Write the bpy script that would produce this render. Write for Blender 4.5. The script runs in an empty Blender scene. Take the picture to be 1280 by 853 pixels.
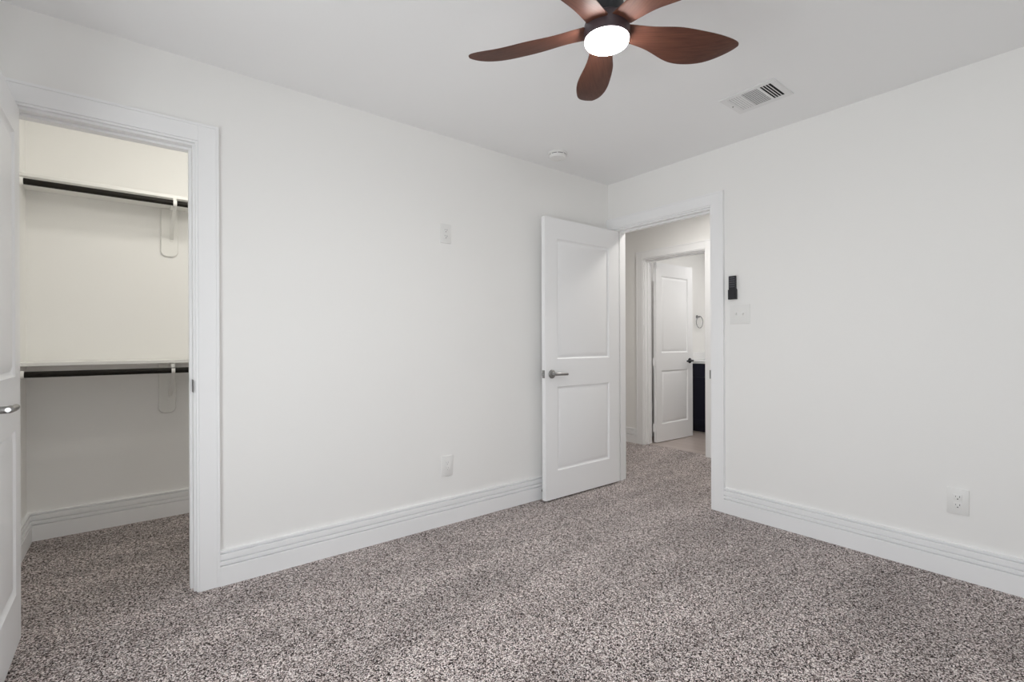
import bpy, bmesh, math, random
from mathutils import Vector, Matrix

# ------------------------------------------------------------------ camera, world, light, exposure
sc = bpy.context.scene
col = sc.collection
R = math.radians
random.seed(7)

EYE = 1.133
FOC = 601.5                     # focal length in pixels of the 1280 wide frame
YAW = 51.64                     # angle between the view axis and the right wall's normal
ROLL = 0.234
cam_data = bpy.data.cameras.new('camera')
cam = bpy.data.objects.new('camera', cam_data)
col.objects.link(cam)
cam_data.sensor_width = 36.0
cam_data.lens = FOC / 1280 * 36
cam_data.shift_y = (429.4 - 426.5) / 1280
cam_data.clip_start = 0.02
cam.matrix_world = (Matrix.Translation((0, 0, EYE)) @ Matrix.Rotation(R(YAW - 90), 4, 'Z')
                    @ Matrix.Rotation(R(90), 4, 'X') @ Matrix.Rotation(R(-ROLL), 4, 'Z'))
sc.camera = cam

sc.view_settings.view_transform = 'Standard'
sc.view_settings.look = 'None'
sc.view_settings.gamma = 1.0
sc.view_settings.use_curve_mapping = False
sc.view_settings.exposure = 0.0
sc.cycles.use_adaptive_sampling = False
sc.cycles.max_bounces = 14
sc.cycles.diffuse_bounces = 9
sc.cycles.glossy_bounces = 4
sc.cycles.transparent_max_bounces = 8
sc.cycles.sample_clamp_indirect = 6.0
sc.cycles.denoising_prefilter = 'ACCURATE'
sc.cycles.caustics_reflective = False
sc.cycles.caustics_refractive = False

world = bpy.data.worlds.new('sky')
sc.world = world
world.use_nodes = True
wn = world.node_tree.nodes
wl = world.node_tree.links
sky = wn.new('ShaderNodeTexSky')
sky.sky_type = 'HOSEK_WILKIE'
sky.turbidity = 4.0
sky.sun_direction = Vector((0.6, -0.5, 0.62)).normalized()
wn['Background'].inputs['Strength'].default_value = 1.2
wl.new(sky.outputs['Color'], wn['Background'].inputs['Color'])


def area_light(name, loc, direction, sx, sy, power, color, shape='RECTANGLE'):
    d = bpy.data.lights.new(name, 'AREA')
    d.shape = shape
    d.size = sx
    d.size_y = sy
    d.energy = power
    d.color = color
    o = bpy.data.objects.new(name, d)
    col.objects.link(o)
    o.location = loc
    o.rotation_euler = Vector(direction).to_track_quat('-Z', 'Y').to_euler()
    return o


# daylight through the main window, plus fill light behind an added, unseen side window
area_light('window_daylight', (-0.86, 0.78, 1.05), (1, 0, 0.0), 1.60, 1.60, 46, (0.945, 0.98, 1.0))
area_light('side_fill_light', (1.30, -0.74, 1.16), (0, 1, 0.0), 1.60, 1.45, 2.0, (0.945, 0.98, 1.0))  # weak added fill that evens out the left wall
# ceiling lamps of the closet, the hall and the bathroom
area_light('closet_lamp', (0.45, 2.83, 2.24), (0, 1, -1.0), 0.90, 0.28, 7.2, (1.0, 0.97, 0.89))
area_light('hall_lamp', (3.72, 2.20, 2.42), (0, 0, -1), 0.20, 0.20, 11.5, (1.0, 0.97, 0.92), 'DISK')
area_light('bathroom_lamp', (5.55, 2.55, 2.40), (0, 0, -1), 0.35, 0.35, 7, (1.0, 0.985, 0.97), 'DISK')

# ------------------------------------------------------------------ dimensions (metres)
XR = 3.107      # right wall
YL = 2.634      # left wall
XB = -0.66      # rear wall, behind the camera
YN = -0.54      # near wall, behind the camera
HT = 2.441      # ceiling
WT = 0.12       # wall thickness
CX0, CX1, CZ = -0.373, 0.222, 2.046     # closet opening
DY0, DY1, DZ = 1.738, 2.556, 2.046      # bedroom doorway in the right wall
CB = 3.915      # closet back wall
CL = -0.475     # closet left wall
CRW = 1.30      # closet right wall
XH = 4.473      # far wall of the hall
BY0, BY1, BZ = 2.560, 3.272, 2.046      # bathroom doorway
BB = 6.13       # bathroom back wall
BL = 3.50       # bathroom left wall
BR = 1.90       # bathroom right wall
H0, H1 = 0.50, 4.30   # hall ends


# ------------------------------------------------------------------ materials
def mat(name, color, rough=0.5, metal=0.0, spec=0.5):
    m = bpy.data.materials.new(name)
    m.use_nodes = True
    b = m.node_tree.nodes['Principled BSDF']
    b.inputs['Base Color'].default_value = (*color, 1)
    b.inputs['Roughness'].default_value = rough
    b.inputs['Metallic'].default_value = metal
    b.inputs['Specular IOR Level'].default_value = spec
    return m


def bumpy(m, scale, strength, dist=0.001, detail=3):
    nt = m.node_tree
    n, l = nt.nodes, nt.links
    tc = n.new('ShaderNodeTexCoord')
    no = n.new('ShaderNodeTexNoise')
    no.inputs['Scale'].default_value = scale
    no.inputs['Detail'].default_value = detail
    bp = n.new('ShaderNodeBump')
    bp.inputs['Strength'].default_value = strength
    bp.inputs['Distance'].default_value = dist
    l.new(tc.outputs['Object'], no.inputs['Vector'])
    l.new(no.outputs['Fac'], bp.inputs['Height'])
    l.new(bp.outputs['Normal'], n['Principled BSDF'].inputs['Normal'])
    return m


def carpet_material():
    m = mat('carpet', (0.2, 0.17, 0.16), 0.95, 0, 0.1)
    nt = m.node_tree
    n, l = nt.nodes, nt.links
    b = n['Principled BSDF']
    tc = n.new('ShaderNodeTexCoord')
    # warp the tufts a little so that they do not sit on a regular lattice
    wob = n.new('ShaderNodeTexNoise')
    wob.inputs['Scale'].default_value = 60
    mixv = n.new('ShaderNodeMix')
    mixv.data_type = 'VECTOR'
    mixv.inputs['Factor'].default_value = 0.006
    l.new(tc.outputs['Object'], wob.inputs['Vector'])
    l.new(tc.outputs['Object'], mixv.inputs['A'])
    l.new(wob.outputs['Color'], mixv.inputs['B'])
    vo = n.new('ShaderNodeTexVoronoi')
    vo.inputs['Scale'].default_value = 265
    vo.inputs['Randomness'].default_value = 1.0
    l.new(mixv.outputs['Result'], vo.inputs['Vector'])
    sep = n.new('ShaderNodeSeparateColor')
    l.new(vo.outputs['Color'], sep.inputs['Color'])
    ramp = n.new('ShaderNodeValToRGB')
    e = ramp.color_ramp.elements
    stops = [(0.0, (0.008, 0.006, 0.006)), (0.20, (0.035, 0.026, 0.024)), (0.36, (0.198, 0.158, 0.148)),
             (0.54, (0.405, 0.342, 0.326)), (0.74, (0.660, 0.583, 0.564)), (1.0, (0.95, 0.90, 0.88))]
    e[0].position, e[0].color = stops[0][0], (*stops[0][1], 1)
    e[1].position, e[1].color = stops[-1][0], (*stops[-1][1], 1)
    for p, c in stops[1:-1]:
        k = e.new(p)
        k.color = (*c, 1)
    l.new(sep.outputs['Red'], ramp.inputs['Fac'])
    # pile brushed one way or the other by the vacuum cleaner: broad soft bands
    mp = n.new('ShaderNodeMapping')
    mp.inputs['Rotation'].default_value = (0, 0, R(12))
    mp.inputs['Scale'].default_value = (0.8, 3.0, 1)
    l.new(tc.outputs['Object'], mp.inputs['Vector'])
    band = n.new('ShaderNodeTexNoise')
    band.inputs['Scale'].default_value = 1.5
    band.inputs['Detail'].default_value = 3
    l.new(mp.outputs['Vector'], band.inputs['Vector'])
    mr = n.new('ShaderNodeMapRange')
    mr.inputs['From Min'].default_value = 0.32
    mr.inputs['From Max'].default_value = 0.68
    mr.inputs['To Min'].default_value = 0.92
    mr.inputs['To Max'].default_value = 1.26
    l.new(band.outputs['Fac'], mr.inputs['Value'])
    mul = n.new('ShaderNodeMix')
    mul.data_type = 'RGBA'
    mul.blend_type = 'MULTIPLY'
    mul.inputs['Factor'].default_value = 1.0
    l.new(ramp.outputs['Color'], mul.inputs['A'])
    l.new(mr.outputs['Result'], mul.inputs['B'])
    l.new(mul.outputs['Result'], b.inputs['Base Color'])
    bp = n.new('ShaderNodeBump')
    bp.inputs['Strength'].default_value = 0.7
    bp.inputs['Distance'].default_value = 0.006
    bp.invert = True
    l.new(vo.outputs['Distance'], bp.inputs['Height'])
    l.new(bp.outputs['Normal'], b.inputs['Normal'])
    return m


def wood_material():
    m = mat('walnut_blade', (0.13, 0.05, 0.03), 0.58, 0, 0.3)
    nt = m.node_tree
    n, l = nt.nodes, nt.links
    tc = n.new('ShaderNodeTexCoord')
    mp = n.new('ShaderNodeMapping')
    mp.inputs['Scale'].default_value = (3, 60, 60)
    l.new(tc.outputs['Object'], mp.inputs['Vector'])
    no = n.new('ShaderNodeTexNoise')
    no.inputs['Scale'].default_value = 2.2
    no.inputs['Detail'].default_value = 4
    l.new(mp.outputs['Vector'], no.inputs['Vector'])
    ramp = n.new('ShaderNodeValToRGB')
    ramp.color_ramp.elements[0].position = 0.3
    ramp.color_ramp.elements[0].color = (0.075, 0.026, 0.016, 1)
    ramp.color_ramp.elements[1].position = 0.7
    ramp.color_ramp.elements[1].color = (0.125, 0.047, 0.029, 1)
    l.new(no.outputs['Fac'], ramp.inputs['Fac'])
    l.new(ramp.outputs['Color'], n['Principled BSDF'].inputs['Base Color'])
    return m


def tile_material():
    m = mat('bathroom_plank_tile', (0.5, 0.44, 0.41), 0.35)
    nt = m.node_tree
    n, l = nt.nodes, nt.links
    tc = n.new('ShaderNodeTexCoord')
    mp = n.new('ShaderNodeMapping')
    l.new(tc.outputs['Object'], mp.inputs['Vector'])
    mp.inputs['Rotation'].default_value = (0, 0, R(90))
    br = n.new('ShaderNodeTexBrick')
    br.inputs['Scale'].default_value = 1.0
    br.inputs['Brick Width'].default_value = 0.9
    br.inputs['Row Height'].default_value = 0.15
    br.inputs['Mortar Size'].default_value = 0.0025
    br.inputs['Color1'].default_value = (0.52, 0.45, 0.42, 1)
    br.inputs['Color2'].default_value = (0.44, 0.37, 0.34, 1)
    br.inputs['Mortar'].default_value = (0.30, 0.25, 0.23, 1)
    l.new(mp.outputs['Vector'], br.inputs['Vector'])
    l.new(br.outputs['Color'], n['Principled BSDF'].inputs['Base Color'])
    return m


def emit_material(name, color, strength):
    m = bpy.data.materials.new(name)
    m.use_nodes = True
    n = m.node_tree.nodes
    b = n['Principled BSDF']
    b.inputs['Base Color'].default_value = (0.9, 0.9, 0.9, 1)
    b.inputs['Emission Color'].default_value = (*color, 1)
    b.inputs['Emission Strength'].default_value = strength
    return m


def pane_material():
    m = bpy.data.materials.new('window_glass')
    m.use_nodes = True
    n, l = m.node_tree.nodes, m.node_tree.links
    n.remove(n['Principled BSDF'])
    tr = n.new('ShaderNodeBsdfTransparent')
    gl = n.new('ShaderNodeBsdfGlossy')
    gl.inputs['Roughness'].default_value = 0.02
    mx = n.new('ShaderNodeMixShader')
    mx.inputs['Fac'].default_value = 0.06
    l.new(tr.outputs[0], mx.inputs[1])
    l.new(gl.outputs[0], mx.inputs[2])
    l.new(mx.outputs[0], n['Material Output'].inputs['Surface'])
    return m


M_WALL = bumpy(mat('warm_white_wall_paint', (0.875, 0.869, 0.855), 0.85, 0, 0.25), 95, 0.12)
M_CEIL = bumpy(mat('white_ceiling_paint', (0.885, 0.885, 0.887), 0.9, 0, 0.2), 80, 0.15)
M_TRIM = mat('white_trim_enamel', (0.89, 0.892, 0.898), 0.42, 0, 0.4)
M_DOOR = mat('white_door_enamel', (0.89, 0.892, 0.898), 0.40, 0, 0.4)
M_SHELF = mat('white_shelf_paint', (0.82, 0.815, 0.79), 0.5)
M_PLATE = mat('white_plastic', (0.82, 0.815, 0.80), 0.4)
M_SLOT = mat('dark_slot', (0.10, 0.10, 0.10), 0.6)
M_SCREW = mat('grey_screw', (0.45, 0.45, 0.45), 0.4, 0.4)
M_CARPET = carpet_material()
M_WOOD = wood_material()
M_TILE = tile_material()
M_BLACK = mat('black_metal', (0.012, 0.013, 0.017), 0.4)
M_ROD = mat('dark_bronze_rod', (0.011, 0.009, 0.007), 0.5, 0, 0.2)
M_HUB = mat('dark_bronze_hub', (0.060, 0.042, 0.048), 0.42, 0.2)
M_NICKEL = mat('satin_nickel', (0.33, 0.325, 0.32), 0.28, 1.0)
M_CHROME = mat('chrome', (0.30, 0.30, 0.31), 0.2, 1.0)
M_STRIKE = mat('dull_nickel', (0.20, 0.195, 0.19), 0.45, 0.9)
M_REMOTE = mat('black_remote_plastic', (0.010, 0.010, 0.014), 0.45)
M_BUTTON = mat('grey_rubber_button', (0.10, 0.10, 0.12), 0.6)
M_NAVY = mat('navy_cabinet_paint', (0.008, 0.008, 0.022), 0.4)
M_QUARTZ = mat('white_quartz', (0.82, 0.82, 0.82), 0.2)
M_RUBBER = mat('black_rubber', (0.015, 0.015, 0.015), 0.7)
M_VOID = mat('painted_duct_shade', (0.006, 0.006, 0.006), 0.8)  # near-black colour standing in for the shade inside the duct
M_GRILLE = mat('white_grille_enamel', (0.80, 0.80, 0.80), 0.5)
M_SHADOWGREY = mat('grey_duct_shade', (0.16, 0.16, 0.165), 0.5)  # paler painted duct shade, not assigned
M_LED = emit_material('lit_led_diffuser', (1.0, 0.995, 0.98), 150)
M_PANE = pane_material()


# ------------------------------------------------------------------ mesh helpers
class MB:
    """Collects shapes into one bmesh."""

    def __init__(self):
        self.bm = bmesh.new()

    def _merge(self, other, mtx=None):
        if mtx is not None:
            bmesh.ops.transform(other, matrix=mtx, verts=other.verts)
        me = bpy.data.meshes.new('tmp')
        other.to_mesh(me)
        other.free()
        self.bm.from_mesh(me)
        bpy.data.meshes.remove(me)
        return self

    def box(self, x0, x1, y0, y1, z0, z1, bev=0.0, seg=2, mtx=None):
        b = bmesh.new()
        bmesh.ops.create_cube(b, size=1)
        for v in b.verts:
            v.co = Vector((x0 + (v.co.x + .5) * (x1 - x0), y0 + (v.co.y + .5) * (y1 - y0), z0 + (v.co.z + .5) * (z1 - z0)))
        if bev > 0:
            bmesh.ops.bevel(b, geom=list(b.edges), offset=bev, segments=seg, affect='EDGES', profile=0.5)
        return self._merge(b, mtx)

    def lathe(self, prof, seg=48, mtx=None, caps=True):
        """prof: list of (radius, z), revolved about Z."""
        b = bmesh.new()
        rings = []
        for r, z in prof:
            if r < 1e-6:
                rings.append([b.verts.new((0, 0, z))])
            else:
                rings.append([b.verts.new((r * math.cos(2 * math.pi * i / seg), r * math.sin(2 * math.pi * i / seg), z)) for i in range(seg)])
        for a, c in zip(rings[:-1], rings[1:]):
            for i in range(seg):
                j = (i + 1) % seg
                if len(a) == 1 and len(c) == 1:
                    continue
                if len(a) == 1:
                    b.faces.new((a[0], c[i], c[j]))
                elif len(c) == 1:
                    b.faces.new((a[i], a[j], c[0]))
                else:
                    b.faces.new((a[i], a[j], c[j], c[i]))
        if caps:
            for rg in (rings[0], rings[-1]):
                if len(rg) > 1:
                    b.faces.new(rg)
        bmesh.ops.recalc_face_normals(b, faces=b.faces)
        return self._merge(b, mtx)

    def cyl(self, p0, p1, r, r2=None, seg=24):
        p0, p1 = Vector(p0), Vector(p1)
        d = p1 - p0
        q = d.to_track_quat('Z', 'Y').to_matrix().to_4x4()
        return self.lathe([(r, 0), (r2 if r2 is not None else r, d.length)], seg, Matrix.Translation(p0) @ q)

    def tube(self, pts, r, seg=12, closed=False):
        b = bmesh.new()
        pts = [Vector(p) for p in pts]
        n = len(pts)
        rs = r if isinstance(r, (list, tuple)) else [r] * n
        rings = []
        up = None
        for i, p in enumerate(pts):
            if closed:
                t = (pts[(i + 1) % n] - pts[i - 1]).normalized()
            else:
                t = (pts[min(i + 1, n - 1)] - pts[max(i - 1, 0)]).normalized()
            if up is None:
                up = t.orthogonal().normalized()
            up = (up - t * up.dot(t)).normalized()
            w = t.cross(up)
            rings.append([b.verts.new(p + (up * math.cos(2 * math.pi * k / seg) + w * math.sin(2 * math.pi * k / seg)) * rs[i]) for k in range(seg)])
        rng = range(n) if closed else range(n - 1)
        for i in rng:
            a, c = rings[i], rings[(i + 1) % n]
            for k in range(seg):
                j = (k + 1) % seg
                b.faces.new((a[k], a[j], c[j], c[k]))
        if not closed:
            b.faces.new(rings[0])
            b.faces.new(rings[-1])
        bmesh.ops.recalc_face_normals(b, faces=b.faces)
        return self._merge(b)

    def extrude(self, prof, p0, p1, out, m0=0.0, m1=0.0):
        """Profile of (depth, height) swept from p0 to p1; out = horizontal direction of depth.
        m0/m1: mitre, how far the end moves along the run per unit of depth."""
        b = bmesh.new()
        p0, p1, out = Vector(p0), Vector(p1), Vector(out)
        t = (p1 - p0).normalized()
        A = [b.verts.new(p0 + out * d + Vector((0, 0, h)) + t * (d * m0)) for d, h in prof]
        B = [b.verts.new(p1 + out * d + Vector((0, 0, h)) - t * (d * m1)) for d, h in prof]
        n = len(prof)
        for i in range(n):
            j = (i + 1) % n
            b.faces.new((A[i], A[j], B[j], B[i]))
        b.faces.new(A)
        b.faces.new(B[::-1])
        bmesh.ops.recalc_face_normals(b, faces=b.faces)
        return self._merge(b)

    def build(self, name, material, parent=None, smooth=None, loc=None):
        me = bpy.data.meshes.new(name)
        self.bm.to_mesh(me)
        self.bm.free()
        if smooth is not None:
            me.polygons.foreach_set('use_smooth', [True] * len(me.polygons))
            me.set_sharp_from_angle(angle=R(smooth))
        me.materials.append(material)
        o = bpy.data.objects.new(name, me)
        col.objects.link(o)
        if parent is not None:
            o.parent = parent
        if loc is not None:
            o.location = loc
        return o


def tag(o, label=None, cat=None, group=None, kind=None):
    if label:
        o['label'] = label
    if cat:
        o['category'] = cat
    if group:
        o['group'] = group
    if kind:
        o['kind'] = kind
    return o


def struct(o, label, cat):
    return tag(o, label, cat, None, 'structure')


def empty(name, loc=(0, 0, 0), rz=0.0):
    o = bpy.data.objects.new(name, None)
    o.empty_display_size = 0.1
    o.location = loc
    o.rotation_euler = (0, 0, rz)
    col.objects.link(o)
    return o


def copy_tree(o, parent=None):
    c = o.copy()
    col.objects.link(c)
    c.parent = parent
    for ch in [k for k in bpy.data.objects if k.parent == o]:
        copy_tree(ch, c)
    return c


# ------------------------------------------------------------------ room shell
E_ = 0.02
m = MB()
m.box(XB - WT, XH + WT + 0.0, YN - WT, H1 + WT, -0.10, 0.0)
struct(m.build('floor', M_CARPET), 'speckled taupe carpet running from the bedroom into the closet and hall', 'carpet')
m = MB()
m.box(XH + WT - 0.06, BB + WT, BR - WT, H1 + WT, -0.05, 0.004)
struct(m.build('floor_bathroom', M_TILE), 'beige wood-look plank floor inside the bathroom doorway', 'floor')
m = MB()
m.box(XB - WT, BB + WT, YN - WT, H1 + WT, HT, HT + 0.12)
struct(m.build('ceiling', M_CEIL), 'flat white ceiling carrying the fan', 'ceiling')

# left wall with the closet opening
m = MB()
m.box(XB - WT, CX0 - 0.02, YL, YL + WT, 0, HT)
m.box(CX1 + 0.02, XR + WT, YL, YL + WT, 0, HT)
m.box(CX0 - 0.02, CX1 + 0.02, YL, YL + WT, CZ + 0.02, HT)
struct(m.build('wall_left', M_WALL), 'warm white wall holding the closet opening', 'wall')
# right wall with the doorway to the hall
m = MB()
m.box(XR, XR + WT, YN - WT, DY0 - 0.02, 0, HT)
m.box(XR, XR + WT, DY1 + 0.02, YL, 0, HT)
m.box(XR, XR + WT, DY0 - 0.02, DY1 + 0.02, DZ + 0.02, HT)
struct(m.build('wall_right', M_WALL), 'warm white wall holding the doorway to the hall', 'wall')


def wall_window(name, label, lo, hi, z0, z1, axis):
    """Wall behind the camera with one window hole. axis 'x': wall at x = XB; axis 'y': wall at y = YN."""
    m = MB()
    if axis == 'x':
        a0, a1 = YN - WT, YL
        f = lambda u0, u1, v0, v1: m.box(XB - WT, XB, u0, u1, v0, v1)
    else:
        a0, a1 = XB, XR
        f = lambda u0, u1, v0, v1: m.box(u0, u1, YN - WT, YN, v0, v1)
    f(a0, lo, 0, HT)
    f(hi, a1, 0, HT)
    f(lo, hi, 0, z0)
    f(lo, hi, z1, HT)
    struct(m.build(name, M_WALL), label, 'wall')


def window(name, label, lo, hi, z0, z1, axis):
    root = struct(empty(name, (0, 0, 0)), label, 'window')
    m = MB()
    p = MB()
    t = 0.05

    def f(mb, u0, u1, v0, v1, d0, d1, bev=0.004):
        if axis == 'x':
            mb.box(XB - WT + d0, XB - WT + d1, u0, u1, v0, v1, bev)
        else:
            mb.box(u0, u1, YN - WT + d0, YN - WT + d1, v0, v1, bev)
    f(m, lo, lo + t, z0, z1, 0.01, 0.07)
    f(m, hi - t, hi, z0, z1, 0.01, 0.07)
    f(m, lo + t, hi - t, z0, z0 + t, 0.01, 0.07)
    f(m, lo + t, hi - t, z1 - t, z1, 0.01, 0.07)
    zm = (z0 + z1) / 2
    f(m, lo + t, hi - t, zm - 0.02, zm + 0.02, 0.02, 0.06)
    m.build('window_frame', M_TRIM, root)
    f(p, lo + t, hi - t, z0 + t, zm - 0.02, 0.036, 0.042, 0)
    f(p, lo + t, hi - t, zm + 0.02, z1 - t, 0.036, 0.042, 0)
    p.build('pane', M_PANE, root)
    s = MB()
    f(s, lo - 0.04, hi + 0.04, z0 - 0.03, z0, 0.07, WT + 0.03)
    s.build('window_sill', M_TRIM, root)


WIN_A = (0.00, 1.56, 0.25, 1.85)
WIN_B = (0.52, 2.08, 0.40, 1.94)
wall_window('wall_rear', 'warm white wall with the main window, behind the viewer', *WIN_A, 'x')
wall_window('wall_near', 'warm white side wall with an added fill window, behind the viewer', *WIN_B, 'y')
window('window_1', 'white framed main window letting daylight into the bedroom', *WIN_A, 'x')
window('window_fill', 'white framed fill window added out of view behind the viewer', *WIN_B, 'y')  # unseen window added to go with the fill light

# closet walls
m = MB()
m.box(CL - WT, CRW + WT, CB, CB + WT, 0, HT)
struct(m.build('wall_closet_back', M_WALL), 'warm white back wall of the closet behind the rods', 'wall')
m = MB()
m.box(CL - WT, CL, YL + WT, CB, 0, HT)
struct(m.build('wall_closet_left', M_WALL), 'narrow strip of closet side wall beside the open closet door', 'wall')
m = MB()
m.box(CRW, CRW + WT, YL + WT, CB, 0, HT)
struct(m.build('wall_closet_right', M_WALL), 'closet end wall hidden behind the bedroom wall', 'wall')
# hall walls
m = MB()
m.box(XH, XH + WT, H0, BY0 - 0.02, 0, HT)
m.box(XH, XH + WT, BY1 + 0.02, H1, 0, HT)
m.box(XH, XH + WT, BY0 - 0.02, BY1 + 0.02, BZ + 0.02, HT)
struct(m.build('wall_hall_far', M_WALL), 'hall wall holding the bathroom doorway', 'wall')
m = MB()
m.box(XR, XH + WT, H1, H1 + WT, 0, HT)
struct(m.build('wall_hall_end', M_WALL), 'hall end wall beyond the bathroom doorway', 'wall')
m = MB()
m.box(XR + WT, XH + WT, H0 - WT, H0, 0, HT)
struct(m.build('wall_hall_near', M_WALL), 'hall end wall hidden behind the bedroom wall', 'wall')
m = MB()
m.box(XR, XR + WT, YL + WT, H1, 0, HT)
struct(m.build('wall_hall_side', M_WALL), 'hall side wall continuing past the bedroom corner', 'wall')
# bathroom walls
m = MB()
m.box(BB, BB + WT, BR - WT, BL + WT, 0, HT)
struct(m.build('wall_bathroom_back', M_WALL), 'bathroom wall behind the navy vanity', 'wall')
m = MB()
m.box(XH + WT, BB, BL, BL + WT, 0, HT)
struct(m.build('wall_bathroom_left', M_WALL), 'bright bathroom wall carrying the towel ring', 'wall')
m = MB()
m.box(XH + WT, BB, BR - WT, BR, 0, HT)
struct(m.build('wall_bathroom_right', M_WALL), 'bathroom wall hidden behind the hall', 'wall')

# ------------------------------------------------------------------ baseboards
BT = 0.024
BASE = [(0, 0), (.024, 0), (.024, .0890), (.0225, .0905), (.008, .0905), (.008, .0970), (.0215, .0970), (.0215, .1120), (.0200, .1135),
        (.006, .1135), (.006, .1205), (.0185, .1205), (.0185, .1445), (.0170, .1460), (.003, .1460), (.003, .1530), (.0150, .1530), (.0150, .1615),
        (.0135, .1630), (0, .1630)]


def baseboard(name, label, runs):
    m = MB()
    for p0, p1, out, a, b in runs:
        m.extrude(BASE, p0, p1, out, a, b)
    struct(m.build(name, M_TRIM), label, 'baseboard')


CW = 0.092   # casing width
CE = 0.010   # reveal
baseboard('baseboard_left', 'white grooved baseboard along the closet wall',
          [((CX1 + CE + CW, YL, 0), (XR, YL, 0), (0, -1, 0), 0, 1)])
baseboard('baseboard_right', 'white grooved baseboard along the doorway wall',
          [((XR, YN, 0), (XR, DY0 - CE - CW, 0), (-1, 0, 0), 1, 0)])
baseboard('baseboard_closet_back', 'white grooved baseboard under the closet rods',
          [((CL, CB, 0), (CRW, CB, 0), (0, -1, 0), 1, 1)])
baseboard('baseboard_closet_left', 'short white baseboard on the closet side wall',
          [((CL, YL + WT, 0), (CL, CB, 0), (1, 0, 0), 0, 1)])
baseboard('baseboard_hall', 'white grooved baseboard beside the bathroom doorway',
          [((XH, BY1 + CE + CW, 0), (XH, H1, 0), (-1, 0, 0), 0, 0), ((XH, H0, 0), (XH, BY0 - CE - CW, 0), (-1, 0, 0), 0, 0)])
baseboard('baseboard_rear', 'white grooved baseboard below the main window',
          [((XB, YN, 0), (XB, YL, 0), (1, 0, 0), 1, 1)])
baseboard('baseboard_near', 'white grooved baseboard below the added fill window',
          [((XB, YN, 0), (XR, YN, 0), (0, 1, 0), 1, 1)])
baseboard('baseboard_bathroom', 'white baseboard at the foot of the bathroom wall',
          [((XH + WT, BL, 0), (BB, BL, 0), (0, -1, 0), 0, 1)])


# ------------------------------------------------------------------ door casings (trim)
def casing(name, label, frame, lo, hi, z, depth, both=True, strike=None):
    """frame(u, d, z): u along the wall, d out of the wall on the room side (negative: through the wall)."""
    def bx(m, u0, u1, d0, d1, z0, z1, bev):
        b = bmesh.new()
        bmesh.ops.create_cube(b, size=1)
        for v in b.verts:
            v.co = frame(u0 + (v.co.x + .5) * (u1 - u0), d0 + (v.co.y + .5) * (d1 - d0), z0 + (v.co.z + .5) * (z1 - z0))
        bmesh.ops.recalc_face_normals(b, faces=b.faces)
        if bev:
            bmesh.ops.bevel(b, geom=list(b.edges), offset=bev, segments=2, affect='EDGES', profile=0.5)
        m._merge(b)

    def surround(m, d_lo, d_hi, sgn):
        # flat board with a thinner bead along the inner edge and a thicker back band outside
        for s, e in ((-1, lo), (1, hi)):
            e = e + s * CE
            for a0, a1, th in ((0, .010, .0165), (.010, .080, .0215), (.080, CW, .0235)):
                u0, u1 = sorted((e + s * a0, e + s * a1))
                d0, d1 = sorted((d_lo, d_lo + sgn * th))
                bx(m, u0, u1, d0, d1, 0, z + CE + a1, .0015)
        for a0, a1, th in ((0, .010, .0165), (.010, .080, .0215), (.080, CW, .0235)):
            d0, d1 = sorted((d_lo, d_lo + sgn * th))
            bx(m, lo - CE - a0, hi + CE + a0, d0, d1, z + CE + a0, z + CE + a1, .0015)
    m = MB()
    surround(m, 0, 0, 1)
    if both:
        surround(m, -depth, 0, -1)
    root = struct(m.build(name, M_TRIM), label, 'door casing')
    j = MB()
    bx(j, lo - 0.02, lo, -depth, 0, 0, z, .001)
    bx(j, hi, hi + 0.02, -depth, 0, 0, z, .001)
    bx(j, lo - 0.02, hi + 0.02, -depth, 0, z, z + 0.02, .001)
    # stop strips inside the jamb
    j2 = j
    s0, s1 = (-0.078, -0.042)
    if strike and strike[0] == 'far':
        s0, s1 = (-depth + 0.042, -depth + 0.078)
    bx(j2, lo, lo + .011, s0, s1, 0, z, .001)
    bx(j2, hi - .011, hi, s0, s1, 0, z, .001)
    bx(j2, lo + .011, hi - .011, s0, s1, z - .011, z, .001)
    jo = j.build('jamb', M_TRIM, root)
    if strike:
        k = MB()
        side, zc = strike[1], strike[2]
        d0, d1 = (-0.044, 0.010) if strike[0] == 'near' else (-depth, -depth + .034)
        if side < 0:
            bx(k, lo, lo + .0015, d0, d1, zc - .029, zc + .029, .0004)
        else:
            bx(k, hi - .0015, hi, d0, d1, zc - .029, zc + .029, .0004)
        o = k.build('strike_plate', M_STRIKE, jo)
        o['label'] = 'nickel strike plate'
    return root


casing('trim_1', 'white casing around the closet opening', lambda u, d, z: Vector((u, YL - d, z)), CX0, CX1, CZ, WT, True, ('near', 1, 0.943))
casing('trim_2', 'white casing around the bedroom doorway to the hall', lambda u, d, z: Vector((XR - d, u, z)), DY0, DY1, DZ, WT, True, ('near', -1, 0.915))
casing('trim_3', 'white casing around the bathroom doorway across the hall', lambda u, d, z: Vector((XH - d, u, z)), BY0, BY1, BZ, WT, True, ('far', -1, 0.915))


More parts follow.
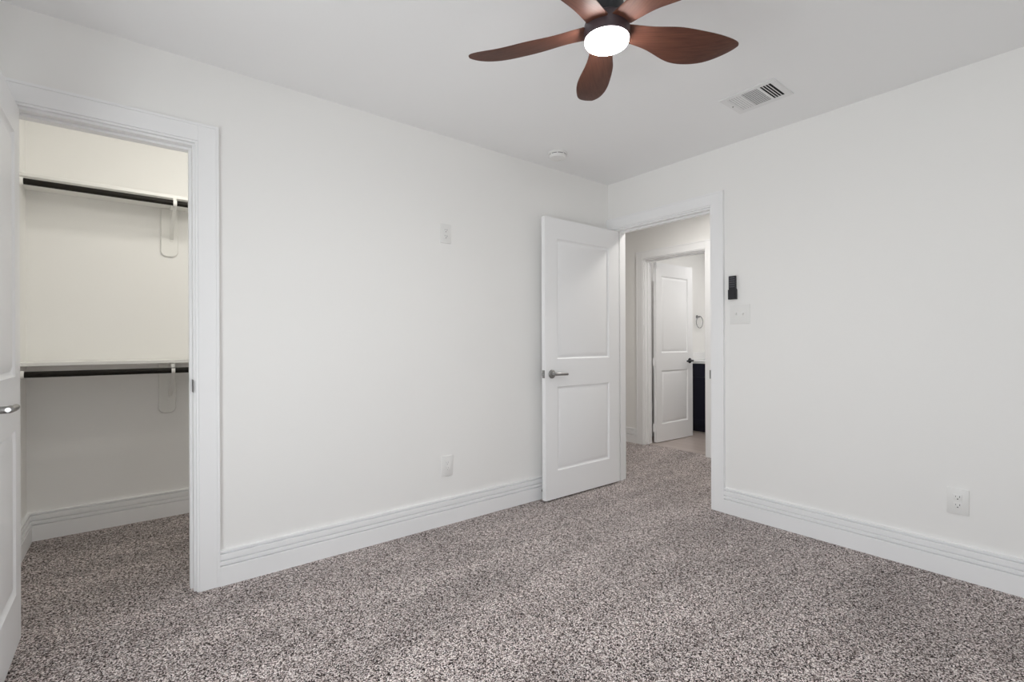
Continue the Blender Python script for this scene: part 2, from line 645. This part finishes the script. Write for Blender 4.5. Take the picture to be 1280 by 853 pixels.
# ------------------------------------------------------------------ panel doors
def panel_face(b, W, H, y, ny, panels):
    """One face of a two-panel door in the XZ plane at depth y; ny = outward sign. Panels have a sloped moulding and a raised field."""
    xs = sorted({0.0, W} | {p[0] for p in panels} | {p[1] for p in panels})
    zs = sorted({0.0, H} | {p[2] for p in panels} | {p[3] for p in panels})

    def quad(pts):
        vs = [b.verts.new(p) for p in pts]
        b.faces.new(vs if ny < 0 else vs[::-1])
    for i in range(len(xs) - 1):
        for k in range(len(zs) - 1):
            x0, x1, z0, z1 = xs[i], xs[i + 1], zs[k], zs[k + 1]
            if any(abs(p[0] - x0) < 1e-6 and abs(p[1] - x1) < 1e-6 and abs(p[2] - z0) < 1e-6 and abs(p[3] - z1) < 1e-6 for p in panels):
                continue
            quad([(x0, y, z0), (x1, y, z0), (x1, y, z1), (x0, y, z1)])
    steps = [(0, 0), (.004, -.005), (.011, -.0105), (.015, -.0115), (.018, -.0115), (.028, -.0068), (.040, -.0030), (.046, -.0020)]
    for x0, x1, z0, z1 in panels:
        for (a, da), (c, dc) in zip(steps[:-1], steps[1:]):
            ya, yc = y + ny * da, y + ny * dc
            quad([(x0 + a, ya, z0 + a), (x1 - a, ya, z0 + a), (x1 - c, yc, z0 + c), (x0 + c, yc, z0 + c)])
            quad([(x0 + c, yc, z1 - c), (x1 - c, yc, z1 - c), (x1 - a, ya, z1 - a), (x0 + a, ya, z1 - a)])
            quad([(x0 + a, ya, z0 + a), (x0 + c, yc, z0 + c), (x0 + c, yc, z1 - c), (x0 + a, ya, z1 - a)])
            quad([(x1 - c, yc, z0 + c), (x1 - a, ya, z0 + a), (x1 - a, ya, z1 - a), (x1 - c, yc, z1 - c)])
        c, dc = steps[-1]
        yc = y + ny * dc
        quad([(x0 + c, yc, z0 + c), (x1 - c, yc, z0 + c), (x1 - c, yc, z1 - c), (x0 + c, yc, z1 - c)])


TH = 0.035


def door(name, label, loc, rz, W, H, panels, handle_x, hz, metal, lever_dir, hinges, pin_far=False):
    """Local frame: x from the hinge along the leaf, y = 0 face and y = TH face, z up."""
    root = struct(empty(name, loc, rz), label, 'door')
    b = bmesh.new()
    panel_face(b, W, H, 0.0, -1, panels)
    panel_face(b, W, H, TH, 1, panels)
    for pts in ([(0, 0, 0), (0, 0, H), (0, TH, H), (0, TH, 0)], [(W, 0, 0), (W, TH, 0), (W, TH, H), (W, 0, H)],
                [(0, 0, H), (W, 0, H), (W, TH, H), (0, TH, H)], [(0, 0, 0), (0, TH, 0), (W, TH, 0), (W, 0, 0)]):
        b.faces.new([b.verts.new(p) for p in pts])
    bmesh.ops.remove_doubles(b, verts=b.verts, dist=1e-5)
    m = MB()
    m._merge(b)
    m.build('door_leaf', M_DOOR, root, smooth=25)
    for s, y in ((-1, 0.0), (1, TH)):
        h = MB()
        q = Matrix.Translation((handle_x, y, hz)) @ Matrix.Rotation(R(90 if s < 0 else -90), 4, 'X')
        h.lathe([(0.031, 0), (0.032, 0.003), (0.031, 0.007), (0.027, 0.010), (0.014, 0.012), (0.011, 0.018), (0.011, 0.040)], 36, q)
        pts = []
        rs = []
        for k in range(13):
            t = k / 12
            pts.append((handle_x + lever_dir * (-0.012 + 0.128 * t), y + s * (0.044 + 0.004 * math.sin(t * math.pi)), hz + 0.001 - 0.004 * t))
            rs.append(0.0115 - 0.0018 * t if 0 < k else 0.007)
        h.tube(pts, rs, 14)
        o = h.build('door_handle', metal, root, smooth=40)
        o['label'] = 'lever handle on a round rose'
    # latch plate on the free edge
    k = MB()
    k.box(W - .0005, W + .0015, TH / 2 - .0125, TH / 2 + .0125, hz - .028, hz + .028, .0004, 1)
    k.box(W, W + .011, TH / 2 - .007, TH / 2 + .007, hz - .010, hz + .010, .002, 1)
    k.build('latch', metal, root)['label'] = 'metal latch plate on the door edge'
    for z in hinges:
        g = MB()
        yp = TH + .004 if pin_far else -.004
        g.cyl((-.006, yp, z - .044), (-.006, yp, z + .044), .006, seg=12)
        g.box(-.0035, -.001, min(.002, yp), max(TH - .002, yp), z - .044, z + .044, 0)
        g.build('hinge', M_TRIM, root)
    return root


STD = [(0.125, None, 0.20, 0.81), (0.125, None, 1.012, 1.885)]


def panels_for(W, st):
    return [(st, W - st, 0.203, 0.812), (st, W - st, 1.012, 1.885)]


# bedroom door: hinged at the corner end of the doorway, opened flat along the left wall.
# local +x points along -X (towards the closet), local y=0 face then looks towards the wall
door('door_2', 'white two-panel door standing open beside the hall doorway', (XR - 0.004, 2.559, 0.012), R(180), 0.806, 2.024,
     [(0.118, 0.806 - 0.118, 0.200, 0.806), (0.118, 0.806 - 0.118, 1.006, 1.877)], 0.806 - 0.062, 0.900, M_NICKEL, -1, (0.22, 1.02, 1.80))
# closet door: hinged at the left jamb, opened square into the room
door('door_1', 'white two-panel closet door swung out at the edge of the frame', (CX0 + 0.003, YL - 0.010, 0.012), R(-90), 0.600, 2.030,
     [(0.096, 0.600 - 0.096, 0.200, 0.806), (0.096, 0.600 - 0.096, 1.006, 1.910)], 0.600 - 0.062, 0.926, M_NICKEL, -1, (0.22, 1.02, 1.80))
# bathroom door: opened into the bathroom
bd = math.atan2(3.206 - 3.225, 5.268 - 4.616)
door('door_3', 'white two-panel door opened into the bathroom across the hall', (XH + WT + 0.024, 3.225, 0.012), bd, 0.700, 2.024,
     [(0.095, 0.605, 0.200, 0.806), (0.095, 0.605, 1.006, 1.877)], 0.700 - 0.062, 0.905, M_BLACK, -1, (0.16, 0.905, 1.86), True)


# ------------------------------------------------------------------ ceiling fan
FX, FY = 1.2408, 1.0542
fan = tag(empty('ceiling_fan', (FX, FY, HT)), 'dark ceiling fan with five walnut brown blades and a lit round lamp', 'ceiling fan')
m = MB()
m.lathe([(0.0, 0.0), (0.066, 0.0), (0.066, -0.028), (0.060, -0.040), (0.052, -0.046), (0.0, -0.046)], 48)
m.build('canopy', M_BLACK, fan, smooth=35, loc=(0, 0, 0))
m = MB()
m.lathe([(0.0, -0.044), (0.050, -0.044), (0.051, -0.060), (0.051, -0.150), (0.051, -0.158), (0.047, -0.162), (0.047, -0.168), (0.053, -0.172),
         (0.056, -0.192), (0.052, -0.236), (0.0, -0.236)], 48)
m.build('motor_housing', M_BLACK, fan, smooth=35, loc=(0, 0, 0))
m = MB()
zb = 2.1746 - HT
m.lathe([(0.0, zb + 0.034), (0.058, zb + 0.034), (0.069, zb + 0.026), (0.074, zb + 0.012), (0.0755, zb - 0.006), (0.075, zb - 0.034), (0.0735, zb - 0.037), (0.0, zb - 0.037)], 64)
m.build('hub', M_HUB, fan, smooth=35, loc=(0, 0, 0))
m = MB()
m.lathe([(0.0, zb - 0.032), (0.0715, zb - 0.032), (0.0715, zb - 0.043), (0.0690, zb - 0.0475), (0.060, zb - 0.050), (0.030, zb - 0.052), (0.0, zb - 0.0525)], 64)
m.build('lamp_diffuser', M_LED, fan, smooth=60, loc=(0, 0, 0))['label'] = 'lit white lamp diffuser'

BK = [0, .2, .45, .7, 1.]
B_MID = [0.0153, 0.0384, 0.0708, 0.0915, 0.1073]      # sweep of the blade's centre line
B_HALF = [0.0407, 0.0468, 0.0707, 0.0666, 0.0499]     # half width before the tip is rounded off
B_ANG, B_R0, B_R = -0.6379, 0.07, 0.497


def herm(x, y, s):
    n = len(x)
    g = []
    for i in range(n):
        if i == 0:
            g.append((y[1] - y[0]) / (x[1] - x[0]))
        elif i == n - 1:
            g.append((y[-1] - y[-2]) / (x[-1] - x[-2]))
        else:
            h0, h1 = x[i] - x[i - 1], x[i + 1] - x[i]
            g.append(((y[i] - y[i - 1]) / h0 * h1 + (y[i + 1] - y[i]) / h1 * h0) / (h0 + h1))
    k = 0
    while k < n - 2 and s > x[k + 1]:
        k += 1
    h = x[k + 1] - x[k]
    t = (s - x[k]) / h
    return (2 * t**3 - 3 * t**2 + 1) * y[k] + (t**3 - 2 * t**2 + t) * h * g[k] + (-2 * t**3 + 3 * t**2) * y[k + 1] + (t**3 - t**2) * h * g[k + 1]


def blade_mesh():
    """Twisted, swept blade along local +x; lens section with rounded edges; z relative to the hub height."""
    b = bmesh.new()
    NS, NW = 72, 16
    top, bot = [], []
    for i in range(NS + 1):
        u = i / NS
        t = min(1 - (1 - u) ** 2.0, 0.9999)          # denser towards the tip
        mid = herm(BK, B_MID, t)
        half = herm(BK, B_HALF, t) * math.sqrt(max(0.0, 1 - max(0.0, (t - .62) / .38) ** 2.565))
        wp, wm = mid + half, mid - half
        tw = -0.044 + 0.0054 * t - 0.918 * t * (1 - t)
        z0 = 0.0244 * t
        x = B_R0 - 0.012 + (B_R - B_R0 + 0.012) * t
        th = 0.0075 * (1 - 0.45 * t)
        rt, rb = [], []
        for k in range(NW + 1):
            s = -math.cos(math.pi * k / NW)
            w = (wp + wm) / 2 + s * (wp - wm) / 2
            hh = th * math.sqrt(max(0.0, 1 - s * s)) * 0.5 + 0.0004
            cy_, cz_ = math.cos(tw), math.sin(tw)
            rt.append(b.verts.new((x, w * cy_ - hh * cz_, z0 + w * cz_ + hh * cy_)))
            rb.append(b.verts.new((x, w * cy_ + hh * cz_, z0 + w * cz_ - hh * cy_)))
        top.append(rt)
        bot.append(rb)
    for i in range(NS):
        for k in range(NW):
            b.faces.new((top[i][k], top[i + 1][k], top[i + 1][k + 1], top[i][k + 1]))
            b.faces.new((bot[i][k], bot[i][k + 1], bot[i + 1][k + 1], bot[i + 1][k]))
        b.faces.new((top[i][0], bot[i][0], bot[i + 1][0], top[i + 1][0]))
        b.faces.new((top[i][NW], top[i + 1][NW], bot[i + 1][NW], bot[i][NW]))
    for k in range(NW):
        b.faces.new((top[0][k], top[0][k + 1], bot[0][k + 1], bot[0][k]))
        b.faces.new((top[NS][k], bot[NS][k], bot[NS][k + 1], top[NS][k + 1]))
    bmesh.ops.recalc_face_normals(b, faces=b.faces)
    return b


m = MB()
m._merge(blade_mesh())
blade0 = m.build('blade', M_WOOD, fan, smooth=50, loc=(0, 0, zb))
blade0.rotation_euler = (0, 0, B_ANG)
for k in range(1, 5):
    o = blade0.copy()
    col.objects.link(o)
    o.parent = fan
    o.rotation_euler = (0, 0, B_ANG + R(72 * k))

# ------------------------------------------------------------------ ceiling register (three-way)
VX0, VX1, VY0, VY1 = 2.524, 2.700, 1.088, 1.312
vent = tag(empty('ceiling_vent', ((VX0 + VX1) / 2, (VY0 + VY1) / 2, HT)), 'white three-section air register in the ceiling beside the fan', 'ceiling vent')
hx, hy = (VX1 - VX0) / 2, (VY1 - VY0) / 2
fw = 0.030
m = MB()
for a in ((-hx - fw, -hx, -hy - fw, hy + fw), (hx, hx + fw, -hy - fw, hy + fw), (-hx, hx, -hy - fw, -hy), (-hx, hx, hy, hy + fw)):
    m.box(a[0], a[1], a[2], a[3], -0.006, 0.0, 0.0015)
m.build('frame', M_GRILLE, vent)
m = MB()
m.box(-hx, hx, -hy, hy, -0.0012, -0.0004)  # thin dark sheet painted as shade behind the louvers
m.build('duct_shade_sheet', M_VOID, vent)
# mullions between the three sections
s1, s2 = 1.148 - (VY0 + VY1) / 2, 1.244 - (VY0 + VY1) / 2
m = MB()
for s in (s1, s2):
    m.box(-hx, hx, s - 0.0055, s + 0.0055, -0.0062, -0.0012, 0.001)
m.build('divider', M_GRILLE, vent)


def slat(cx, cy, ln, wd, ang, along):
    """One blade of a register section, tilted about its own length."""
    q = Matrix.Translation((cx, cy, -0.0058))
    if along == 'x':
        return q @ Matrix.Rotation(R(ang), 4, 'X'), (-ln / 2, ln / 2, -wd / 2, wd / 2)
    return q @ Matrix.Rotation(R(ang), 4, 'Y'), (-wd / 2, wd / 2, -ln / 2, ln / 2)


m = MB()
n = 4
for k in range(n):          # near section: blades lean away, black gaps show
    y = -hy + (s1 - 0.0055 + hy) * (k + 0.96) / n
    q, e = slat(0, y, 2 * hx, 0.0046, 6, 'x')
    m.box(e[0], e[1], e[2], e[3], -0.0005, 0.0005, 0, 1, q)
m.build('louver', M_GRILLE, vent)
m = MB()
nf = 13
for k in range(nf):         # middle section: fine blades across the short way
    x = -hx + 2 * hx * (k + 0.5) / nf
    q, e = slat(x, (s1 + s2) / 2, s2 - s1 - 0.010, 0.0050, 12, 'y')
    m.box(e[0], e[1], e[2], e[3], -0.0005, 0.0005, 0, 1, q)
m.build('louver', M_GRILLE, vent)
m = MB()
for k in range(5):          # far section: blades lean towards the viewer and close the view
    y = s2 + 0.0055 + (hy - s2 - 0.0055) * (k + 0.5) / 5
    q, e = slat(0, y, 2 * hx, 0.0095, -8, 'x')
    m.box(e[0], e[1], e[2], e[3], -0.0005, 0.0005, 0, 1, q)
m.build('louver', M_GRILLE, vent)
for y, mt in ((hy + fw * 0.40, M_SLOT), (-hy - fw * 0.45, M_GRILLE)):
    m = MB()
    m.lathe([(0.0042, -0.0060), (0.0034, -0.0078), (0.0, -0.0080)], 16, Matrix.Translation((0, y, 0)), False)
    m.build('screw', mt, vent)

# ------------------------------------------------------------------ smoke detector
sd = tag(empty('smoke_detector', (2.306, 2.400, HT)), 'round white smoke detector on the ceiling near the corner', 'smoke detector')
m = MB()
m.lathe([(0.0, 0.0), (0.064, 0.0), (0.065, -0.008), (0.063, -0.012), (0.0, -0.012)], 48)
m.build('base', M_PLATE, sd, smooth=40)
m = MB()
m.lathe([(0.0, -0.012), (0.0560, -0.012), (0.0560, -0.0165), (0.0, -0.0165)], 48)
m.build('sensor_slot', M_SLOT, sd)['label'] = 'dark vent slot'
m = MB()
m.lathe([(0.0, -0.0165), (0.058, -0.0165), (0.058, -0.028), (0.053, -0.036), (0.040, -0.039), (0.0, -0.040)], 48)
m.lathe([(0.009, -0.039), (0.009, -0.0415), (0.0, -0.042)], 20, Matrix.Translation((0.02, 0.0, 0)), False)
for k in range(8):
    a = k * math.pi / 4
    m.box(-0.004, 0.004, 0.052, 0.0605, -0.0170, -0.0115, 0.0005, 1, Matrix.Rotation(a, 4, 'Z'))
m.build('cover', M_PLATE, sd, smooth=40)


# ------------------------------------------------------------------ wall plates. Local frame: x along the wall, y out of the wall, z up
def outlet(name, label, cat, loc, rz, w, h, decora=True, kind='duplex'):
    root = tag(empty(name, loc, rz), label, cat)
    m = MB()
    m.box(-w / 2, w / 2, 0.0, 0.0072, -h / 2, h / 2, 0.0016, 2)
    m.build('cover_plate', M_PLATE, root, smooth=40)
    if kind == 'duplex':
        for s in (-1, 1):
            r = MB()
            r.box(-0.0165, 0.0165, 0.0060, 0.0088, s * 0.0195 - 0.014, s * 0.0195 + 0.014, 0.0012, 2)
            ro = r.build('receptacle', M_PLATE, root, smooth=40)
            q = MB()
            zc = s * 0.0195
            q.box(-0.0085, -0.0060, 0.0086, 0.0091, zc - 0.0035 + .003, zc + 0.0050 + .003)
            q.box(0.0060, 0.0080, 0.0086, 0.0091, zc - 0.0025 + .003, zc + 0.0040 + .003)
            q.lathe([(0.0028, 0), (0.0028, 0.0006), (0.0, 0.0006)], 12, Matrix.Translation((0, 0.0086, zc - 0.0080)) @ Matrix.Rotation(R(-90), 4, 'X'), False)
            q.build('slots', M_SLOT, ro)
        sc_ = MB()
        sc_.lathe([(0.0034, 0), (0.0028, 0.0010), (0.0, 0.0012)], 12, Matrix.Translation((0, 0.0072, 0)) @ Matrix.Rotation(R(-90), 4, 'X'), False)
        sc_.build('screw', M_PLATE, root)
    elif kind == 'decorator':
        r = MB()
        r.box(-0.0180, 0.0180, 0.0060, 0.0086, -0.0345, 0.0345, 0.0012, 2)
        ro = r.build('receptacle', M_PLATE, root, smooth=40)
        q = MB()
        for zc in (0.0205, -0.0135):
            q.box(-0.0078, -0.0058, 0.0084, 0.0089, zc - 0.004, zc + 0.005)
            q.box(0.0058, 0.0075, 0.0084, 0.0089, zc - 0.003, zc + 0.004)
            q.lathe([(0.0026, 0), (0.0026, 0.0006), (0.0, 0.0006)], 12, Matrix.Translation((0, 0.0084, zc - 0.0100)) @ Matrix.Rotation(R(-90), 4, 'X'), False)
        q.build('slots', M_SCREW, ro)
    return root


outlet('wall_outlet', 'white outlet high on the closet wall at head height', 'outlet', (1.553, YL, 1.825), R(180), 0.076, 0.120)
outlet('wall_outlet', 'white rectangular outlet low on the closet wall above the baseboard', 'outlet', (1.556, YL, 0.364), R(180), 0.080, 0.126, kind='decorator')
outlet('wall_outlet', 'white duplex outlet low on the doorway wall', 'outlet', (XR, 0.484, 0.367), R(90), 0.080, 0.122)

# two-gang switch plate
sw = tag(empty('light_switch', (XR, 1.532, 1.315), R(90)), 'white double switch plate right of the hall doorway below the remote', 'light switch')
m = MB()
m.box(-0.065, 0.065, 0.0, 0.0055, -0.062, 0.062, 0.0022, 3)
m.build('cover_plate', M_PLATE, sw, smooth=40)
for s in (-1, 1):
    t = MB()
    t.box(-0.0052, 0.0052, 0.0050, 0.0062, -0.0125, 0.0125, 0.0006, 1, Matrix.Translation((s * 0.023, 0, 0)))
    t.box(-0.0040, 0.0040, 0.0, 0.0130, -0.0055, 0.0055, 0.0015, 2, Matrix.Translation((s * 0.023, 0.0050, 0.002)) @ Matrix.Rotation(R(24), 4, 'X'))
    t.build('toggle', M_PLATE, sw, smooth=40)
    for z in (0.030, -0.030):
        q = MB()
        q.lathe([(0.0032, 0), (0.0026, 0.001), (0.0, 0.0012)], 12, Matrix.Translation((s * 0.023, 0.0055, z)) @ Matrix.Rotation(R(-90), 4, 'X'), False)
        q.build('screw', M_PLATE, sw)

# fan remote in its wall cradle
cr = tag(empty('remote_cradle', (XR, 1.577, 1.452), R(90)), 'black wall cradle holding the fan remote', 'remote holder')
m = MB()
m.box(-0.0245, 0.0245, 0.0, 0.004, -0.033, 0.033, 0.001)
m.box(-0.0264, -0.0242, 0.0, 0.0215, -0.033, 0.028, 0.001)
m.box(0.0242, 0.0264, 0.0, 0.0215, -0.033, 0.028, 0.001)
m.box(-0.0264, 0.0264, 0.0, 0.0215, -0.036, -0.032, 0.001)
m.box(-0.0264, 0.0264, 0.0190, 0.0215, -0.036, 0.026, 0.001)
m.build('shell', M_REMOTE, cr)
rm = tag(empty('fan_remote', (XR, 1.577, 1.4225), R(90)), 'slim black remote standing in its cradle by the doorway casing', 'remote control')
m = MB()
m.box(-0.0240, 0.0240, 0.0045, 0.0185, 0.0, 0.147, 0.003, 3)
m.build('body', M_REMOTE, rm, smooth=40)
for r_ in range(5):
    for c_ in range(3):
        k = MB()
        k.lathe([(0.0042, 0), (0.0042, 0.0008), (0.0034, 0.0014), (0.0, 0.0015)], 14,
                Matrix.Translation(((c_ - 1) * 0.0125, 0.0185, 0.134 - r_ * 0.0145)) @ Matrix.Rotation(R(-90), 4, 'X'), False)
        k.build('button', M_BUTTON, rm, smooth=40)

# ------------------------------------------------------------------ door stop on the baseboard behind the open door
ds = tag(empty('door_stop', (2.345, YL - BT, 0.062)), 'small metal door stop on the baseboard behind the open door', 'door stop')
m = MB()
q = Matrix.Rotation(R(90), 4, 'X')
m.lathe([(0.0, 0.0), (0.012, 0.0), (0.012, 0.004), (0.0055, 0.007), (0.0055, 0.030), (0.0, 0.030)], 20, q)
m.build('stem', M_NICKEL, ds, smooth=40)
m = MB()
m.lathe([(0.0, 0.028), (0.0085, 0.028), (0.0085, 0.040), (0.006, 0.044), (0.0, 0.044)], 20, q)
m.build('bumper', M_RUBBER, ds, smooth=40)['label'] = 'black rubber tip'

# ------------------------------------------------------------------ closet shelves, rods and brackets
RY = 3.570
SF = 3.600
for nm, lab, zt in (('closet_shelf', 'white upper closet shelf above the higher dark rod', 2.050), ('closet_shelf', 'white lower closet shelf above the waist-high dark rod', 1.040)):
    m = MB()
    m.box(CL + 0.001, CRW - 0.001, SF, CB - 0.001, zt - 0.019, zt, 0.0015)
    o = m.build(nm, M_SHELF)
    tag(o, lab, 'shelf', 'white closet shelves')
for lab, zc in (('dark upper closet rod near the top of the opening', 1.9955), ('dark lower closet rod at waist height', 0.9775)):
    root = tag(empty('closet_rod', (0, RY, zc)), lab, 'closet rod', 'dark closet rods')
    m = MB()
    m.cyl((CL + 0.012, 0, 0), (CRW - 0.012, 0, 0), 0.0165, seg=32)
    m.build('pole', M_ROD, root, smooth=40)
    for s, x in ((1, CL), (-1, CRW)):
        k = MB()
        q = Matrix.Translation((x + s * 0.0005, 0, 0)) @ Matrix.Rotation(R(90 * s), 4, 'Y')
        k.lathe([(0.0, 0.0), (0.030, 0.0), (0.030, 0.004), (0.0215, 0.006), (0.0205, 0.034), (0.0175, 0.034), (0.0175, 0.012), (0.0, 0.012)], 32, q)
        k.build('socket', M_SHELF, root, smooth=40)['label'] = 'white end socket'


def bracket(label, x, zc, z_top, z_bot, xb):
    """Wooden backing plate with a white metal shelf-and-rod bracket screwed to it."""
    root = tag(empty('shelf_bracket', (0, 0, 0)), label, 'shelf bracket', 'white shelf and rod brackets')
    m = MB()
    b = bmesh.new()
    w, r = 0.046, 0.034
    pts = [(-w, z_top), (-w, z_bot + r)]
    for k in range(1, 8):
        a = math.pi + k * math.pi / 16
        pts.append((-w + r + r * math.cos(a), z_bot + r + r * math.sin(a)))
    pts += [(-w + r, z_bot), (w - r, z_bot)]
    for k in range(1, 8):
        a = 1.5 * math.pi + k * math.pi / 16
        pts.append((w - r + r * math.cos(a), z_bot + r + r * math.sin(a)))
    pts += [(w, z_bot + r), (w, z_top)]
    f0 = b.faces.new([b.verts.new((xb + u, CB - 0.020, z)) for u, z in pts])
    g = bmesh.ops.extrude_face_region(b, geom=[f0])
    bmesh.ops.translate(b, vec=(0, 0.019, 0), verts=[v for v in g['geom'] if isinstance(v, bmesh.types.BMVert)])
    bmesh.ops.recalc_face_normals(b, faces=b.faces)
    bmesh.ops.bevel(b, geom=[e for e in b.edges if len(e.link_faces) == 2 and e.calc_face_angle(0) > 1.0], offset=0.003, segments=2, affect='EDGES', profile=0.5)
    m._merge(b)
    m.build('backing_plate', M_SHELF, root)
    a = MB()
    y0 = CB - 0.0205
    zs = z_top - 0.001
    hw = 0.009
    a.box(x - hw, x + hw, y0 - 0.004, y0, z_bot + 0.10, zs, 0.001)                 # upright leg
    a.box(x - hw, x + hw, SF + 0.012, y0, zs - 0.006, zs, 0.001)                   # arm below the shelf
    p0, p1 = Vector((x, y0 - 0.004, z_bot + 0.115)), Vector((x, RY + 0.020, zc - 0.018))
    d = (p1 - p0)
    q = Matrix.Translation(p0) @ Matrix.Rotation(math.atan2(-d.y, d.z), 4, 'X')
    a.box(-hw, hw, -0.003, 0.003, 0, d.length, 0.001, 1, q)                        # diagonal brace
    a.build('arm', M_SHELF, root)
    hk = MB()                                                                      # hook wrapped under the rod
    n = 20
    pr = []
    for k in range(n + 1):
        t = R(30 - 245 * k / n)
        pr.append((RY + 0.0195 * math.cos(t), zc + 0.0195 * math.sin(t)))
    for (ya, za), (yb, zb_) in zip(pr[:-1], pr[1:]):
        d = Vector((0, yb - ya, zb_ - za))
        q = Matrix.Translation((x, ya, za)) @ Matrix.Rotation(math.atan2(-d.y, d.z), 4, 'X')
        hk.box(-hw, hw, -0.0022, 0.0022, -0.0008, d.length + 0.0008, 0, 1, q)
    hk.box(x - hw, x + hw, RY + 0.0150, RY + 0.0215, zc + 0.006, zs - 0.001, 0.001)
    hk.build('hook', M_SHELF, root)
    return root


bracket('white bracket under the upper closet shelf', 0.212, 1.9955, 2.0300, 1.716, 0.201)
bracket('white bracket under the lower closet shelf', 0.200, 0.9775, 1.020, 0.685, 0.186)

# ------------------------------------------------------------------ bathroom vanity, towel ring
va = tag(empty('vanity_cabinet', (5.575, 2.95, 0.0)), 'navy bathroom vanity cabinet glimpsed behind the open bathroom door', 'vanity')
VA0, VA1 = 2.20 - 2.95, BL - 0.002 - 2.95
m = MB()
m.box(0.018, BB - 5.575 - 0.001, VA0, VA1, 0.10, 0.868)
m.box(0.075, BB - 5.575 - 0.001, VA0 + 0.01, VA1 - 0.001, 0.005, 0.10)
m.build('carcass', M_NAVY, va)
nd = 3
wd = (VA1 - VA0) / nd
for k in range(nd):
    y0, y1 = VA0 + k * wd + 0.003, VA0 + (k + 1) * wd - 0.003
    d = MB()
    d.box(0.004, 0.018, y0, y1, 0.105, 0.70, 0.001)
    for a in ((y0, y0 + .06, .105, .70), (y1 - .06, y1, .105, .70), (y0 + .06, y1 - .06, .105, .165), (y0 + .06, y1 - .06, .64, .70)):
        d.box(-0.002, 0.006, *a, 0.001)
    do = d.build('door', M_NAVY, va)
    h = MB()
    h.tube([(-0.002, y1 - 0.03, 0.52), (-0.028, y1 - 0.03, 0.52), (-0.028, y1 - 0.03, 0.66), (-0.002, y1 - 0.03, 0.66)], 0.0045, 10)
    h.build('handle', M_BLACK, do)
    d = MB()
    d.box(-0.002, 0.018, y0, y1, 0.71, 0.862, 0.0015)
    d.build('drawer', M_NAVY, va)
m = MB()
m.box(5.553, BB - 0.001, 2.18, BL - 0.002, 0.869, 0.905, 0.003)
o = tag(m.build('countertop', M_QUARTZ), 'white stone countertop on the navy bathroom vanity', 'countertop')
k = MB()
k.box(5.553, BB - 0.021, BL - 0.020, BL - 0.002, 0.9055, 1.005, 0.002)
k.box(BB - 0.020, BB - 0.001, 2.18, BL - 0.002, 0.9055, 1.005, 0.002)
k.build('backsplash', M_QUARTZ, o)

tr = tag(empty('towel_ring', (5.915, BL, 1.475)), 'round chrome towel ring on the bright bathroom wall', 'towel ring')
m = MB()
q = Matrix.Rotation(R(90), 4, 'X')
m.lathe([(0.0, 0.0), (0.024, 0.0), (0.024, 0.006), (0.012, 0.012), (0.010, 0.044), (0.0, 0.046)], 28, q)
m.build('mount', M_CHROME, tr, smooth=40)
m = MB()
pts = [(0.078 * math.sin(2 * math.pi * k / 48), -0.040, -0.070 + 0.078 * math.cos(2 * math.pi * k / 48)) for k in range(48)]
m.tube(pts, 0.0045, 12, True)
m.build('ring', M_CHROME, tr, smooth=60)
